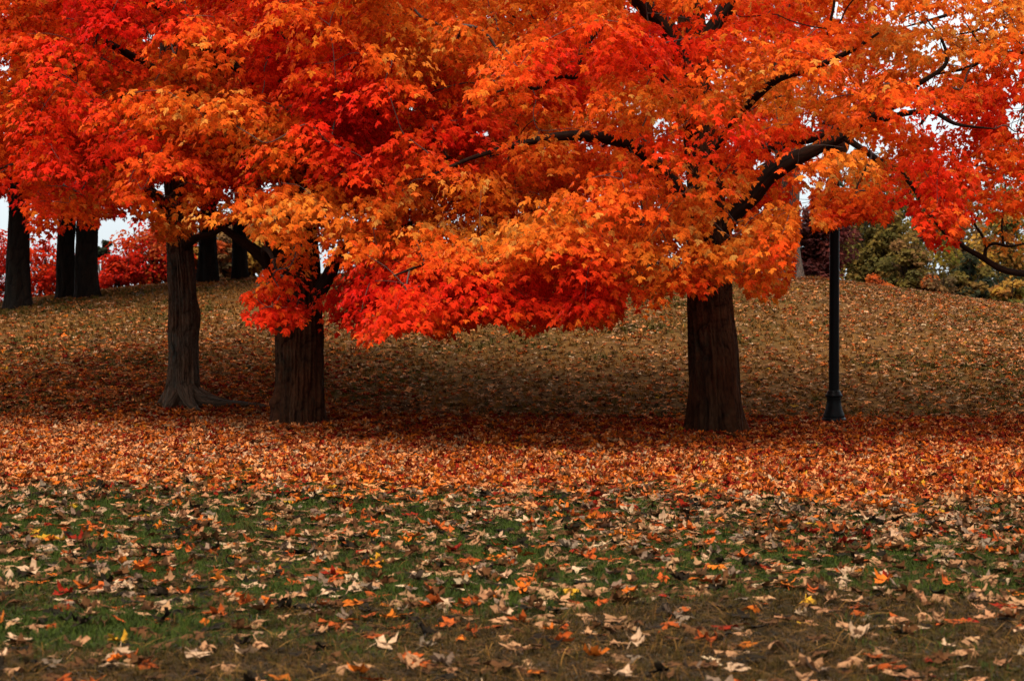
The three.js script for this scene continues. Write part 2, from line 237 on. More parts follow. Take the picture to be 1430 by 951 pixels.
// A maple: trunk and limbs drawn from given points, branches grown from them to every spray of leaves
function maple({ name = 'maple_tree', label, group, trunk, trunkOpts = {}, limbs = [], sprays, bark: bk, leafSize = 0.084, perSpray = 80, tone = 0.5, outline, leaves = 0, dull = 1, spread = 0.4, rootPieces }) {
  const t = new THREE.Group(); const base = trunk[0][0].clone(); t.position.copy(base);
  top(t, name, label, 'tree', group);
  const local = p => p.clone().sub(base), geoLocal = g => { g.translate(-base.x, -base.y, -base.z); return g; };
  const tp = trunk.map(a => a[0]), tr = trunk.map(a => a[1]);
  part(t, 'trunk', geoLocal(trunkGeometry(tp, tr, trunkOpts)), bk);
  if (rootPieces) for (const [pts, r] of rootPieces) part(t, 'root', geoLocal(tube(pts, r, 12, (th, p) => 1 + 0.5 * (noise(Math.cos(th) * 2 + p.x * 3, Math.sin(th) * 2, p.z * 3) - 0.5) + 0.4 * (noise(Math.cos(th) * 5, Math.sin(th) * 5, p.x * 2.5) - 0.5))), bk);
  // skeleton nodes
  const nodes = [];                                // {p, parent, fixed radius, kids, n}
  const chainIn = (pts, rad, from) => { const c = new THREE.CatmullRomCurve3(pts, false, 'centripetal'), n = Math.max(2, Math.round(c.getLength() / 0.2)); let par = from; for (let i = 0; i <= n; i++) { const k = i / n * (pts.length - 1), i0 = Math.min(pts.length - 2, Math.floor(k)); nodes.push({ p: c.getPoint(i / n), par, fixed: rad[i0] + (rad[i0 + 1] - rad[i0]) * (k - i0) }); par = nodes.length - 1; } };
  const crownFrom = tp[0].y + (trunkOpts.bole || 1.6);
  chainIn(tp, tr, -1);
  for (const { pts, r } of limbs) {
    part(t, 'limb', geoLocal(tube(pts, r, 14, (th, p) => 1 + 0.16 * (noise(Math.cos(th) * 3, Math.sin(th) * 3, p.x * 4 + p.y * 4) - 0.5) + 0.12 * (noise(p.x * 7, p.y * 7, p.z * 7) - 0.5))), BARK.limb);
    chainIn(pts, r, -1);
  }
  const fixedCount = nodes.length;
  // grow to the sprays, the ones closest to wood first
  const near = (p) => { let b = -1, bd = 1e9; for (let i = 0; i < nodes.length; i++) { const q = nodes[i]; if (i < fixedCount && q.p.y < crownFrom) continue; const dx = p.x - q.p.x, dy = p.y - q.p.y, dz = p.z - q.p.z, d = dx * dx + dy * dy + dz * dz + (dy < 0 ? 0.3 * dy * dy : 0); if (d < bd) { bd = d; b = i; } } return [b, Math.sqrt(bd)]; };
  const order = sprays.map(s => ({ s, d: near(s.p)[1] })).sort((a, b) => a.d - b.d);
  for (const { s } of order) {
    const [b, d] = near(s.p); let par = b; const a = nodes[b].p, n = Math.max(1, Math.round(d / 0.22)), up = 0.06 * Math.min(d, 1.2), wob = V(gauss(), gauss() * 0.6, gauss()).multiplyScalar(0.05 * Math.min(1, d));
    for (let i = 1; i <= n; i++) { const k = i / n, p = a.clone().lerp(s.p, k); p.y += up * 4 * k * (1 - k); p.addScaledVector(wob, Math.sin(k * 6.28)).add(V(gauss(), gauss(), gauss()).multiplyScalar(0.026)); nodes.push({ p, par }); par = nodes.length - 1; }
    s.dir = s.p.clone().sub(a).setY(0); if (s.dir.lengthSq() < 0.01) s.dir.set(gauss(), 0, gauss()); s.dir.normalize();
  }
  const kids = nodes.map(() => []); nodes.forEach((q, i) => { if (i >= fixedCount) kids[q.par].push(i); });
  const rad = new Float32Array(nodes.length);
  for (let i = nodes.length - 1; i >= fixedCount; i--) { let s = 0; for (const k of kids[i]) s += Math.pow(rad[k], 2.2); rad[i] = Math.max(0.0035, Math.pow(s, 1 / 2.2) * 1.02); rad[i] = Math.min(rad[i], 0.034); }
  const twigs = [];
  const follow = (start) => { const pts = [nodes[nodes[start].par].p], r = [Math.min(rad[start] * 1.15, nodes[nodes[start].par].fixed || 9)]; let i = start; for (;;) { pts.push(nodes[i].p); r.push(rad[i]); const ks = kids[i].slice().sort((a, b) => rad[b] - rad[a]); for (let k = 1; k < ks.length; k++) follow(ks[k]); if (!ks.length) break; i = ks[0]; } r[r.length - 1] = 0.002; const g = geoLocal(tube(pts, r, r[0] > 0.02 ? 7 : r[0] > 0.008 ? 5 : 3)); if (r[0] > 0.016) part(t, 'branch', g, BARK.limb); else twigs.push(g); };
  for (let i = 0; i < fixedCount; i++) for (const k of kids[i]) follow(k);
  if (twigs.length) part(t, 'twigs', mergeGeometries(twigs), BARK.twig).userData.kind = 'stuff';
  // leaves
  const all = [], p = V(), tip = V(), nor = V();
  for (const s of sprays) {
    const [sx, sy] = toPixel(s.p), inFrame = sx > -80 && sx < 1510 && sy > -60;
    const size = s.size || 1, n = Math.round((s.n || perSpray) * R(0.7, 1.3)), rad_ = spread * size * R(0.75, 1.2);
    const t0 = tone + 0.5 * (fbm(s.p.x * 0.7 + 20, s.p.y * 0.9, s.p.z * 0.7, 2) - 0.5) * 1.5 + 0.07 * gauss() + (s.tone || 0);
    for (let i = 0; i < n; i++) {
      const a = R(0, 6.283), r = Math.sqrt(rnd()) * rad_, along = Math.cos(a) * s.dir.x + Math.sin(a) * s.dir.z;
      p.set(Math.cos(a) * r, 0, Math.sin(a) * r); p.y = -0.5 * r * r / rad_ - 0.22 * along * r + 0.09 * gauss() * size + (rnd() < 0.3 ? -R(0, 0.14) : 0); p.add(s.p);
      const [px, py, D] = toPixel(p);
      if (outline && px > -60 && px < 1490) { const lim = interp(outline, px); if (py > lim - 6 + 10 * rnd() && !s.free) continue; }
      if (!s.free && !keepLeaf(px, py, D)) continue;
      if (s.free && s.clip && inEllipse(s.clip, px, py) > 1) continue;
      tip.set(Math.cos(a) * 0.75 + s.dir.x * 0.35 + gauss() * 0.3, -R(0.25, 1.35), Math.sin(a) * 0.75 + s.dir.z * 0.35 + gauss() * 0.3);
      nor.set(Math.cos(a) * 0.5 + s.dir.x * 0.3 + gauss() * 0.5, R(0.3, 1.1), Math.sin(a) * 0.5 + s.dir.z * 0.3 + gauss() * 0.5 + 0.15);
      const tt = t0 + (inFrame ? tintAt(px, py) : 0) + 0.085 * gauss() + (rnd() < 0.1 ? 0.24 : 0), c = warm(tt), sz = leafSize * (size > 1 ? size : 1) * R(0.55, 1.28), k = dull * R(0.82, 1.08);
      all.push([leafMatrix(p, tip, nor, sz).premultiply(_m.makeTranslation(-base.x, -base.y, -base.z)), c[0] * k, c[1] * k, c[2] * k, D, px, py, tt]);
    }
  }
  if (leaves) {                                    // the leaves that show largest are pieces of their own
    const vis = all.filter(l => l[5] > 0 && l[5] < W && l[6] > 0 && l[6] < 600).sort((a, b) => a[4] - b[4]).slice(0, leaves), set = new Set(vis);
    vis.forEach((l, i) => { const k = Math.round(clamp(l[7]) * 11); const m = part(t, 'leaf', CROWN_LEAF[i % CROWN_LEAF.length], leafTones[k] ||= leafMaterial(lin(...warm(k / 11)), 0.56)); l[0].decompose(m.position, m.quaternion, m.scale); });
    for (let i = all.length - 1; i >= 0; i--) if (set.has(all[i])) all.splice(i, 1);
  }
  for (let v = 0; v < CROWN_LEAF.length; v++) { const list = all.filter((_, i) => i % CROWN_LEAF.length === v); if (list.length) instanced(t, 'foliage', CROWN_LEAF[v], LEAF, list); }
  counts.push([t.name, sprays.length, all.length, nodes.length]);
  return t;
}
const leafTones = [], counts = [];
// sprays spread through a crown: an ellipse in plan, a dome above, hanging down to the outline below
function crown({ c, rx, rz, y0, y1, n, outline, high = 6, nHigh = 0, lo = 0.16, shape = 0.34, keep }) {
  const out = []; let guard = 0;
  const sample = (a, b, size, count, m = 0) => {
    while (m < count && guard++ < 200000) {
      const x = R(-1, 1), z = R(-1, 1), q = x * x + z * z; if (q > 1) continue;
      const y = R(a, b), dome = clamp((y - (y0 + (y1 - y0) * 0.45)) / ((y1 - y0) * 0.55)), lim = Math.sqrt(1 - dome * dome * 0.96); if (Math.sqrt(q) > lim) continue;
      const rho = Math.max(Math.sqrt(q) / lim, dome); if (rnd() > shape + (1 - shape) * rho * rho + (z > 0 ? 0.15 : 0)) continue;
      const p = V(c.x + x * rx, y, c.z + z * rz), [px, py] = toPixel(p);
      if (outline && px > -80 && px < 1510) { const l = interp(outline, px); if (py > l - 16 - 60 * lo * rnd()) continue; }
      if (keep && !keep(px, py, p, x, z)) continue;
      out.push({ p, size, n: size > 1.2 ? 34 : undefined }); m++;
    }
  };
  sample(y0, Math.min(high, y1), 1, n); if (nHigh) sample(high, y1, 1.7, nHigh);
  return out;
}
const limb = (list) => ({ pts: list.map(([x, y, d]) => P(x, y, d)), r: list.map(a => a[3]) });
const clearLimb = (w, d, pts) => CLEAR.push({ w, d, pts });
clearLimb(13, 19.6, [[1005, 330], [1030, 292], [1050, 276], [1075, 245], [1100, 228], [1135, 210]]);
clearLimb(8, 19.6, [[1135, 210], [1180, 190]]);
clearLimb(10, 19.4, [[905, 225], [880, 203], [850, 193], [788, 190]]);
clearLimb(6, 18.5, [[685, 130], [735, 118], [745, 124], [780, 106], [805, 108], [812, 75], [835, 40]]);
clearLimb(7, 19.6, [[940, 45], [905, 15], [885, -10]]);
clearLimb(5, 18.5, [[1085, 110], [1130, 96], [1190, 70], [1205, 62]]);
clearLimb(5, 18.8, [[1262, 240], [1300, 300], [1320, 330]]);
clearLimb(5, 19, [[1180, 125], [1200, 140], [1235, 165]]); clearLimb(5, 19, [[1281, 118], [1322, 88], [1325, 60], [1345, 60]]); clearLimb(6, 19, [[1300, 155], [1335, 172]]);
clearLimb(8, 21, [[395, 395], [370, 362], [350, 345], [335, 335]]); clearLimb(8, 21, [[450, 395], [470, 370], [480, 348]]);
clearLimb(9, 22.6, [[243, 300], [225, 283], [205, 262]]); clearLimb(5, 22.6, [[262, 335], [278, 330], [295, 328]]); clearLimb(14, 22.6, [[243, 300], [240, 262]]);

// ------- the large maple beside the lamp post
{
  const D = 19.5, base = groundAt(1000, 607), T = (x, y, r, d = D) => [P(x, y, d), r], first = [base.clone().setY(base.y - 0.06), 0.315];
  const outline = [[440, 330], [470, 400], [482, 455], [500, 476], [525, 482], [548, 462], [585, 456], [622, 482], [642, 456], [700, 448], [742, 474], [765, 454], [838, 456], [866, 448], [878, 402], [892, 436], [926, 452], [940, 400], [962, 408], [985, 420], [1000, 396], [1022, 384], [1040, 405], [1060, 436], [1092, 414], [1106, 385], [1112, 345], [1118, 268], [1132, 268], [1136, 318], [1165, 314], [1205, 304], [1248, 312], [1256, 276], [1280, 305], [1300, 345], [1335, 356], [1346, 312], [1380, 305], [1430, 300]];
  const sprays = crown({ c: V(base.x - 0.55, 0, base.z + 0.2), rx: 4.7, rz: 3.9, y0: 1.2, y1: 8.6, n: 760, outline, high: 5.6, nHigh: 110, keep: (px, py) => px < 1250 || rnd() < 0.74 });
  // low boughs hanging towards the field
  for (let i = 0; i < 70; i++) sprays.push({ p: P(R(490, 860), R(300, 440), R(16.2, 18.2)), size: 0.9 });
  for (let i = 0; i < 34; i++) sprays.push({ p: P(R(880, 1095), R(300, 400), R(16.6, 18.6)), size: 0.85, n: 50 });
  for (let i = 0; i < 9; i++) sprays.push({ p: P(R(1140, 1195), R(255, 296), R(17.4, 18.4)), size: 0.7, n: 44, tone: -0.05 });
  for (let i = 0; i < 12; i++) sprays.push({ p: P(R(1140, 1240), R(225, 300), R(17.2, 18.6)), size: 0.75, n: 40 });
  for (let i = 0; i < 14; i++) sprays.push({ p: P(R(1255, 1335), R(215, 335), R(17.4, 18.6)), size: 0.85, n: 52, tone: -0.08 });
  for (let i = 0; i < 46; i++) sprays.push({ p: P(R(1000, 1108), R(215, 390), R(20, 22)), size: 0.95, tone: -0.1 });
  for (const s of sprays) { const [px, py] = toPixel(s.p); if (py > interp(outline, px) - 18) s.p.y += (py - interp(outline, px) + 22) / 125; }
  maple({
    label: 'big orange maple with a straight dark trunk beside the lamp post', group: null, bark: BARK.brown,
    trunk: [first, T(996, 500, 0.285), T(990, 420, 0.255), T(990, 340, 0.24), T(984, 250, 0.2), T(975, 150, 0.18), T(966, 40, 0.165), T(955, -120, 0.12), T(948, -330, 0.07), T(945, -520, 0.02)],
    trunkOpts: { flare: 0.42, lobes: 6, off: 1.7, bole: 1.9 }, outline, sprays, leaves: 300, perSpray: 100, tone: 0.61,
    limbs: [
      limb([[996, 345, 19.5, 0.13], [1020, 303, 19.4, 0.11], [1048, 277, 19.3, 0.1], [1075, 245, 19.2, 0.1], [1100, 228, 19.1, 0.095], [1140, 208, 19.0, 0.075], [1178, 190, 18.9, 0.055], [1215, 165, 18.7, 0.04], [1260, 145, 18.5, 0.025], [1320, 120, 18.3, 0.01]]),
      limb([[985, 290, 19.6, 0.1], [1035, 225, 20, 0.09], [1085, 200, 20.4, 0.08], [1150, 188, 20.8, 0.065], [1220, 150, 21.2, 0.045], [1300, 90, 21.6, 0.02]]),
      limb([[986, 315, 19.5, 0.1], [945, 262, 19.4, 0.09], [915, 228, 19.2, 0.085], [890, 206, 19.0, 0.078], [855, 194, 18.8, 0.07], [820, 190, 18.6, 0.06], [785, 190, 18.4, 0.05], [730, 200, 18.1, 0.035], [660, 220, 17.8, 0.022], [590, 250, 17.4, 0.01]]),
      limb([[980, 210, 19.5, 0.07], [940, 130, 19.1, 0.06], [885, 70, 18.6, 0.05], [840, 40, 18.2, 0.036], [814, 72, 18.0, 0.03], [805, 106, 17.9, 0.026], [780, 107, 17.8, 0.022], [746, 124, 17.7, 0.018], [734, 118, 17.65, 0.016], [688, 130, 17.5, 0.01]]),
      limb([[972, 120, 19.5, 0.12], [935, 45, 19.4, 0.11], [895, 2, 19.2, 0.1], [830, -60, 18.7, 0.07], [730, -110, 18.1, 0.04], [640, -130, 17.6, 0.015]]),
      limb([[968, 80, 19.5, 0.1], [1040, -20, 19.4, 0.08], [1130, -110, 19.2, 0.055], [1220, -170, 18.9, 0.02]]),
      limb([[982, 325, 19.4, 0.085], [920, 312, 19.0, 0.07], [840, 318, 18.5, 0.055], [740, 338, 18.0, 0.04], [640, 352, 17.4, 0.025], [550, 385, 16.9, 0.01]]),
      limb([[992, 335, 19.3, 0.07], [985, 322, 18.6, 0.055], [970, 318, 17.8, 0.035], [960, 335, 17.0, 0.012]]),
      limb([[1178, 190, 18.9, 0.04], [1225, 222, 18.7, 0.034], [1262, 244, 18.5, 0.028], [1300, 300, 18.3, 0.02], [1330, 340, 18.1, 0.008]]),
      limb([[984, 240, 19.4, 0.06], [1030, 165, 18.9, 0.05], [1085, 112, 18.4, 0.04], [1135, 95, 18.1, 0.034], [1190, 70, 17.8, 0.028], [1228, 46, 17.6, 0.012]]),
      limb([[1215, 165, 18.7, 0.035], [1250, 140, 18.6, 0.03], [1281, 119, 18.5, 0.026], [1322, 88, 18.4, 0.022], [1318, 60, 18.4, 0.016], [1296, 28, 18.4, 0.008]]),
      limb([[1178, 190, 18.9, 0.04], [1235, 166, 18.7, 0.035], [1300, 156, 18.5, 0.03], [1336, 173, 18.3, 0.02], [1390, 180, 18.1, 0.008]]),
    ],
  });
}
// ------- the broad maple whose stem forks low
{
  const D = 21, base = groundAt(417, 595), T = (x, y, r, d = D) => [P(x, y, d), r];
  const outline = [[130, 250], [180, 285], [230, 300], [300, 318], [335, 305], [358, 332], [385, 346], [410, 350], [440, 336], [470, 345], [495, 380], [560, 400], [620, 400]];
  const sprays = crown({ c: V(base.x + 0.1, 0, base.z + 0.2), rx: 3.6, rz: 3.7, y0: 1.8, y1: 8.6, n: 560, outline, high: 5.8, nHigh: 90 });
  for (let i = 0; i < 24; i++) { const a = R(0, 6.28), r = Math.sqrt(rnd()); sprays.push({ p: P(386 + 36 * Math.cos(a) * r, 410 + 32 * Math.sin(a) * r, R(17.6, 18.6)), size: 0.62, n: 26, free: true, clip: [385, 420, 50, 46], tone: 0.0 }); }
  for (let i = 0; i < 12; i++) { const k = i / 11; sprays.push({ p: P(418 - 26 * k + R(-16, 16), 338 + 50 * k + R(-8, 8), R(17.9, 18.8)), size: 0.55, n: 15, free: true, tone: -0.02 }); }
  for (let i = 0; i < 10; i++) sprays.push({ p: P(R(465, 500), R(350, 450), R(19, 20)), size: 0.6, n: 28, free: true, tone: -0.12 });
  maple({
    label: 'stout maple forking low above a broad dark brown trunk', bark: BARK.brown, outline, sprays, leaves: 260, perSpray: 96, tone: 0.54,
    trunk: [[base.clone().setY(base.y - 0.06), 0.315], T(418, 520, 0.305), T(418, 440, 0.285), T(415, 380, 0.28), T(412, 330, 0.25), T(410, 250, 0.19), T(405, 120, 0.16), T(400, -60, 0.12), T(396, -280, 0.07), T(394, -460, 0.02)],
    trunkOpts: { flare: 0.26, lobes: 5, off: 4.2, bole: 1.9, burl: [[0.35, 3.2, 0.14, 0.06]] },
    limbs: [
      limb([[400, 425, 20.95, 0.13], [378, 372, 20.8, 0.1], [352, 347, 20.6, 0.07], [333, 334, 20.5, 0.055], [300, 312, 20.3, 0.035], [255, 292, 20, 0.015]]),
      limb([[384, 385, 20.8, 0.09], [378, 330, 20.9, 0.08], [360, 270, 21.1, 0.065], [330, 200, 21.3, 0.045], [290, 140, 21.4, 0.02]]),
      limb([[432, 425, 20.95, 0.12], [455, 392, 20.8, 0.085], [478, 350, 20.6, 0.065], [505, 331, 20.4, 0.05], [545, 322, 20.1, 0.035], [590, 306, 19.8, 0.015]]),
      limb([[378, 372, 20.8, 0.05], [368, 352, 20.2, 0.04], [372, 348, 19.4, 0.03], [382, 366, 18.6, 0.02], [388, 400, 18.1, 0.008]]),
      limb([[412, 300, 20.9, 0.1], [445, 215, 20.6, 0.07], [490, 170, 20.2, 0.055], [555, 148, 19.7, 0.04], [600, 142, 19.3, 0.02]]),
      limb([[408, 190, 20.9, 0.09], [350, 110, 20.5, 0.06], [280, 65, 20, 0.04], [210, 30, 19.5, 0.015]]),
      limb([[410, 260, 20.8, 0.09], [420, 200, 19.9, 0.06], [430, 170, 19, 0.04], [440, 165, 18.2, 0.015]]),
    ],
  });
}
// ------- the slim maple with a burl and roots, at the foot of the mound
{
  const base = groundAt(253, 566), D = -base.z, T = (x, y, r, d = D) => [P(x, y, d), r];
  const outline = [[-60, 230], [0, 238], [28, 246], [36, 320], [55, 360], [66, 330], [90, 320], [108, 312], [128, 330], [142, 300], [180, 292], [210, 312], [228, 338], [262, 336], [275, 306], [300, 300], [330, 292], [400, 280]];
  const sprays = crown({ c: V(base.x - 0.5, 0, base.z + 0.3), rx: 3.7, rz: 3.4, y0: 2.2, y1: 8.6, n: 560, outline, high: 6.1, nHigh: 80 });
  for (let i = 0; i < 9; i++) sprays.push({ p: P(R(218, 262), R(298, 325), R(20.4, 21.2)), size: 0.6, n: 30, tone: 0.12 });
  const rt = (a, r) => [a.map(([dx, dz, dy]) => onGround(base.x + dx, base.z + dz, dy)), r];
  maple({
    label: 'slim grey brown maple with a burl and spreading surface roots', bark: BARK.grey, outline, sprays, leaves: 200, perSpray: 92, tone: 0.5, dull: 0.95,
    trunk: [[base.clone().setY(base.y - 0.08), 0.21], T(255, 505, 0.19), T(255, 440, 0.19), T(253, 380, 0.175), T(250, 330, 0.17), T(245, 255, 0.15), T(240, 170, 0.13), T(234, 40, 0.11), T(230, -120, 0.08), T(228, -330, 0.03)],
    trunkOpts: { flare: 0.55, lobes: 5, ridge: 0.16, off: 8.1, bole: 2.3, burl: [[1.28, 0.6, 0.2, 0.16], [1.1, 5.6, 0.12, 0.1], [1.75, 2.8, 0.1, 0.12]] },
    rootPieces: [rt([[0.05, 0.05, 0.22], [0.26, 0.16, 0.09], [0.55, 0.22, 0.045], [0.85, 0.2, 0.03], [1.12, 0.26, 0.015], [1.3, 0.24, -0.03]], [0.13, 0.095, 0.07, 0.05, 0.035, 0.015]), rt([[0.06, 0.1, 0.24], [0.17, 0.3, 0.07], [0.3, 0.5, 0.02], [0.4, 0.62, -0.05]], [0.11, 0.075, 0.05, 0.02]), rt([[-0.04, 0.1, 0.2], [-0.1, 0.3, 0.05], [-0.16, 0.5, -0.04]], [0.1, 0.07, 0.03]), rt([[0.1, 0, 0.2], [0.36, -0.02, 0.08], [0.6, 0.02, 0.03], [0.78, 0.06, -0.03]], [0.1, 0.06, 0.045, 0.02]), rt([[-0.08, 0, 0.2], [-0.26, 0.08, 0.03], [-0.4, 0.12, -0.05]], [0.1, 0.06, 0.02])],
    limbs: [
      limb([[248, 320, D, 0.08], [226, 284, D - 0.2, 0.075], [206, 262, D - 0.4, 0.065], [190, 240, D - 0.6, 0.05], [145, 225, D - 1, 0.035], [85, 205, D - 1.5, 0.015]]),
      limb([[253, 350, D, 0.07], [275, 331, D - 0.3, 0.045], [298, 326, D - 0.5, 0.035], [335, 300, D - 0.8, 0.02], [360, 280, D - 1, 0.01]]),
      limb([[242, 220, D, 0.08], [190, 150, D - 0.6, 0.06], [110, 110, D - 1.2, 0.04], [60, 75, D - 1.6, 0.015]]),
      limb([[240, 170, D, 0.07], [280, 100, D - 0.6, 0.05], [330, 85, D - 1.2, 0.03], [370, 100, D - 1.6, 0.012]]),
      limb([[237, 110, D, 0.07], [150, 60, D - 0.8, 0.045], [95, 33, D - 1.2, 0.03], [45, 30, D - 1.4, 0.012]]),
      limb([[244, 250, D, 0.07], [240, 205, D - 1, 0.05], [225, 180, D - 2, 0.03], [215, 190, D - 2.8, 0.012]]),
    ],
  });
}
// ------- dark trunks along the crest and the maples they carry
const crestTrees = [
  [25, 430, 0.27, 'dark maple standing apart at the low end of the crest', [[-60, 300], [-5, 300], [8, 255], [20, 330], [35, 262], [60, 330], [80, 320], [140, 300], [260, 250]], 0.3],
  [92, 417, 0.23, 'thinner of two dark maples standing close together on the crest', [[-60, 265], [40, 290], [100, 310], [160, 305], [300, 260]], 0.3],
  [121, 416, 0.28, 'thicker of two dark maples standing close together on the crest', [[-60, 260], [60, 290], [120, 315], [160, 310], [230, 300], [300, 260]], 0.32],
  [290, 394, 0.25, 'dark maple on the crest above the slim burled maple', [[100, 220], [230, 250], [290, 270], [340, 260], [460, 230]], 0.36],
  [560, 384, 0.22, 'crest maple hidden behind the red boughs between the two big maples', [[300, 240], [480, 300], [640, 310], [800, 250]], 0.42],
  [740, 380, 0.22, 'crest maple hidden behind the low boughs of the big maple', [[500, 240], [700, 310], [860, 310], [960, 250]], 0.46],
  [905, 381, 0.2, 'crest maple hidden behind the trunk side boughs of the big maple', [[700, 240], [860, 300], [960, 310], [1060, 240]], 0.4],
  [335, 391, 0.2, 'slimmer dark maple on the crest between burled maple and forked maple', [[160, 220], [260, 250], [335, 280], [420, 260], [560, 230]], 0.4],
];
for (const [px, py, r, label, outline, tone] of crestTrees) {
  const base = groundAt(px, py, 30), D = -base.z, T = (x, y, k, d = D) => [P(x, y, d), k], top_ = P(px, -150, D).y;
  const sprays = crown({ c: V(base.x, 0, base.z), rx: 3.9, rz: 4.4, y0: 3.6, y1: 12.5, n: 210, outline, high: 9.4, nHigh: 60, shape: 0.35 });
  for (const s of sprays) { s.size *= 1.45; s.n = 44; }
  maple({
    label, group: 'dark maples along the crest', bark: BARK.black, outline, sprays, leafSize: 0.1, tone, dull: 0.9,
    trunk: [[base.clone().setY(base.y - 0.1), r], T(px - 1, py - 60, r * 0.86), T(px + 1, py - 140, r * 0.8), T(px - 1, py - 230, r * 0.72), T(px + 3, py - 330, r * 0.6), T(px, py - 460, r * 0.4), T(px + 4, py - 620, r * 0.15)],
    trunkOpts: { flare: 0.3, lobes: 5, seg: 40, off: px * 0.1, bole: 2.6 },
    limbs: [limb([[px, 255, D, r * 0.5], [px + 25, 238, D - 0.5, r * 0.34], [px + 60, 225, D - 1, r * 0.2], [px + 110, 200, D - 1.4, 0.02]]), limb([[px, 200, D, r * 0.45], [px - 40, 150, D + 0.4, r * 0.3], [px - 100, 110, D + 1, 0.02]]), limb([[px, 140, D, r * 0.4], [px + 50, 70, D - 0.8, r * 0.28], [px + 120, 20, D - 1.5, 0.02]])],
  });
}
// ------- a maple standing outside the frame whose bough reaches in
{
  const base = onGround(7.6, -19.6), T = (x, y, z, r) => [V(base.x + x, base.y + y, base.z + z), r];
  const outline = [[1260, 150], [1300, 200], [1340, 300], [1360, 320], [1400, 310], [1440, 330]];
  const sprays = crown({ c: V(base.x, 0, base.z), rx: 3.1, rz: 3.2, y0: 2, y1: 8.5, n: 150, high: 5.6, nHigh: 60, outline, keep: (px) => px > 1330 });
  for (let i = 0; i < 12; i++) sprays.push({ p: P(R(1300, 1425), R(270, 335), R(19.2, 20.2)), size: 0.7, n: 14, tone: 0.05 });
  for (let i = 0; i < 20; i++) sprays.push({ p: P(R(1250, 1425), R(5, 140), R(18.6, 20.4)), size: 0.9, n: 42, tone: 0.02 });
  for (let i = 0; i < 5; i++) sprays.push({ p: P(R(1395, 1430), R(305, 355), R(19.2, 20.2)), size: 0.5, n: 11, free: true, tone: 0.15 });
  maple({
    label: 'maple with a bare dark bough dipping over the lower slope', bark: BARK.dark, outline, sprays, perSpray: 55, tone: 0.55,
    trunk: [[base.clone().setY(base.y - 0.06), 0.27], T(0.02, 1, 0, 0.24), T(-0.02, 2, 0, 0.22), T(0.05, 4, 0.1, 0.16), T(0, 6, 0, 0.1), T(0, 8, 0, 0.03)], trunkOpts: { bole: 1.8, seg: 40 },
    limbs: [
      { pts: [V(base.x, base.y + 1.7, base.z), V(base.x - 0.7, base.y + 1.75, base.z), P(1475, 384, 19.6), P(1430, 382, 19.5), P(1400, 376, 19.4), P(1370, 358, 19.4), P(1346, 344, 19.3), P(1318, 318, 19.2), P(1290, 300, 19.2)], r: [0.075, 0.06, 0.048, 0.042, 0.038, 0.033, 0.027, 0.018, 0.006] },
      limb([[1376, 362, 19.4, 0.026], [1379, 345, 19.4, 0.022], [1390, 340, 19.4, 0.018], [1410, 344, 19.4, 0.015], [1440, 338, 19.4, 0.01]]),
      limb([[1379, 347, 19.4, 0.02], [1372, 328, 19.4, 0.015], [1362, 312, 19.4, 0.012], [1368, 298, 19.4, 0.006]]),
      limb([[1402, 344, 19.4, 0.014], [1400, 315, 19.5, 0.011], [1405, 270, 19.6, 0.009], [1402, 235, 19.6, 0.004]]),
      { pts: [V(base.x, base.y + 3, base.z), P(1520, 120, 19.6), P(1440, 78, 19.5), P(1395, 76, 19.5), P(1350, 95, 19.5), P(1300, 105, 19.4)], r: [0.09, 0.06, 0.04, 0.028, 0.02, 0.008] },
      { pts: [V(base.x, base.y + 3.6, base.z), P(1530, 60, 19.8), P(1440, 10, 19.8), P(1370, 8, 19.7), P(1310, 25, 19.6), P(1255, 40, 19.6)], r: [0.08, 0.05, 0.035, 0.025, 0.018, 0.006] },
      limb([[1400, 12, 19.7, 0.02], [1370, 40, 19.6, 0.014], [1325, 50, 19.5, 0.006]]), limb([[1430, 8, 19.8, 0.02], [1400, -10, 19.8, 0.015], [1350, -10, 19.7, 0.006]]), limb([[1400, 78, 19.5, 0.018], [1370, 60, 19.5, 0.012], [1345, 25, 19.5, 0.006]]),
    ],
  });
}
console.log(counts.map(c => c.join(' ')).join('; '));

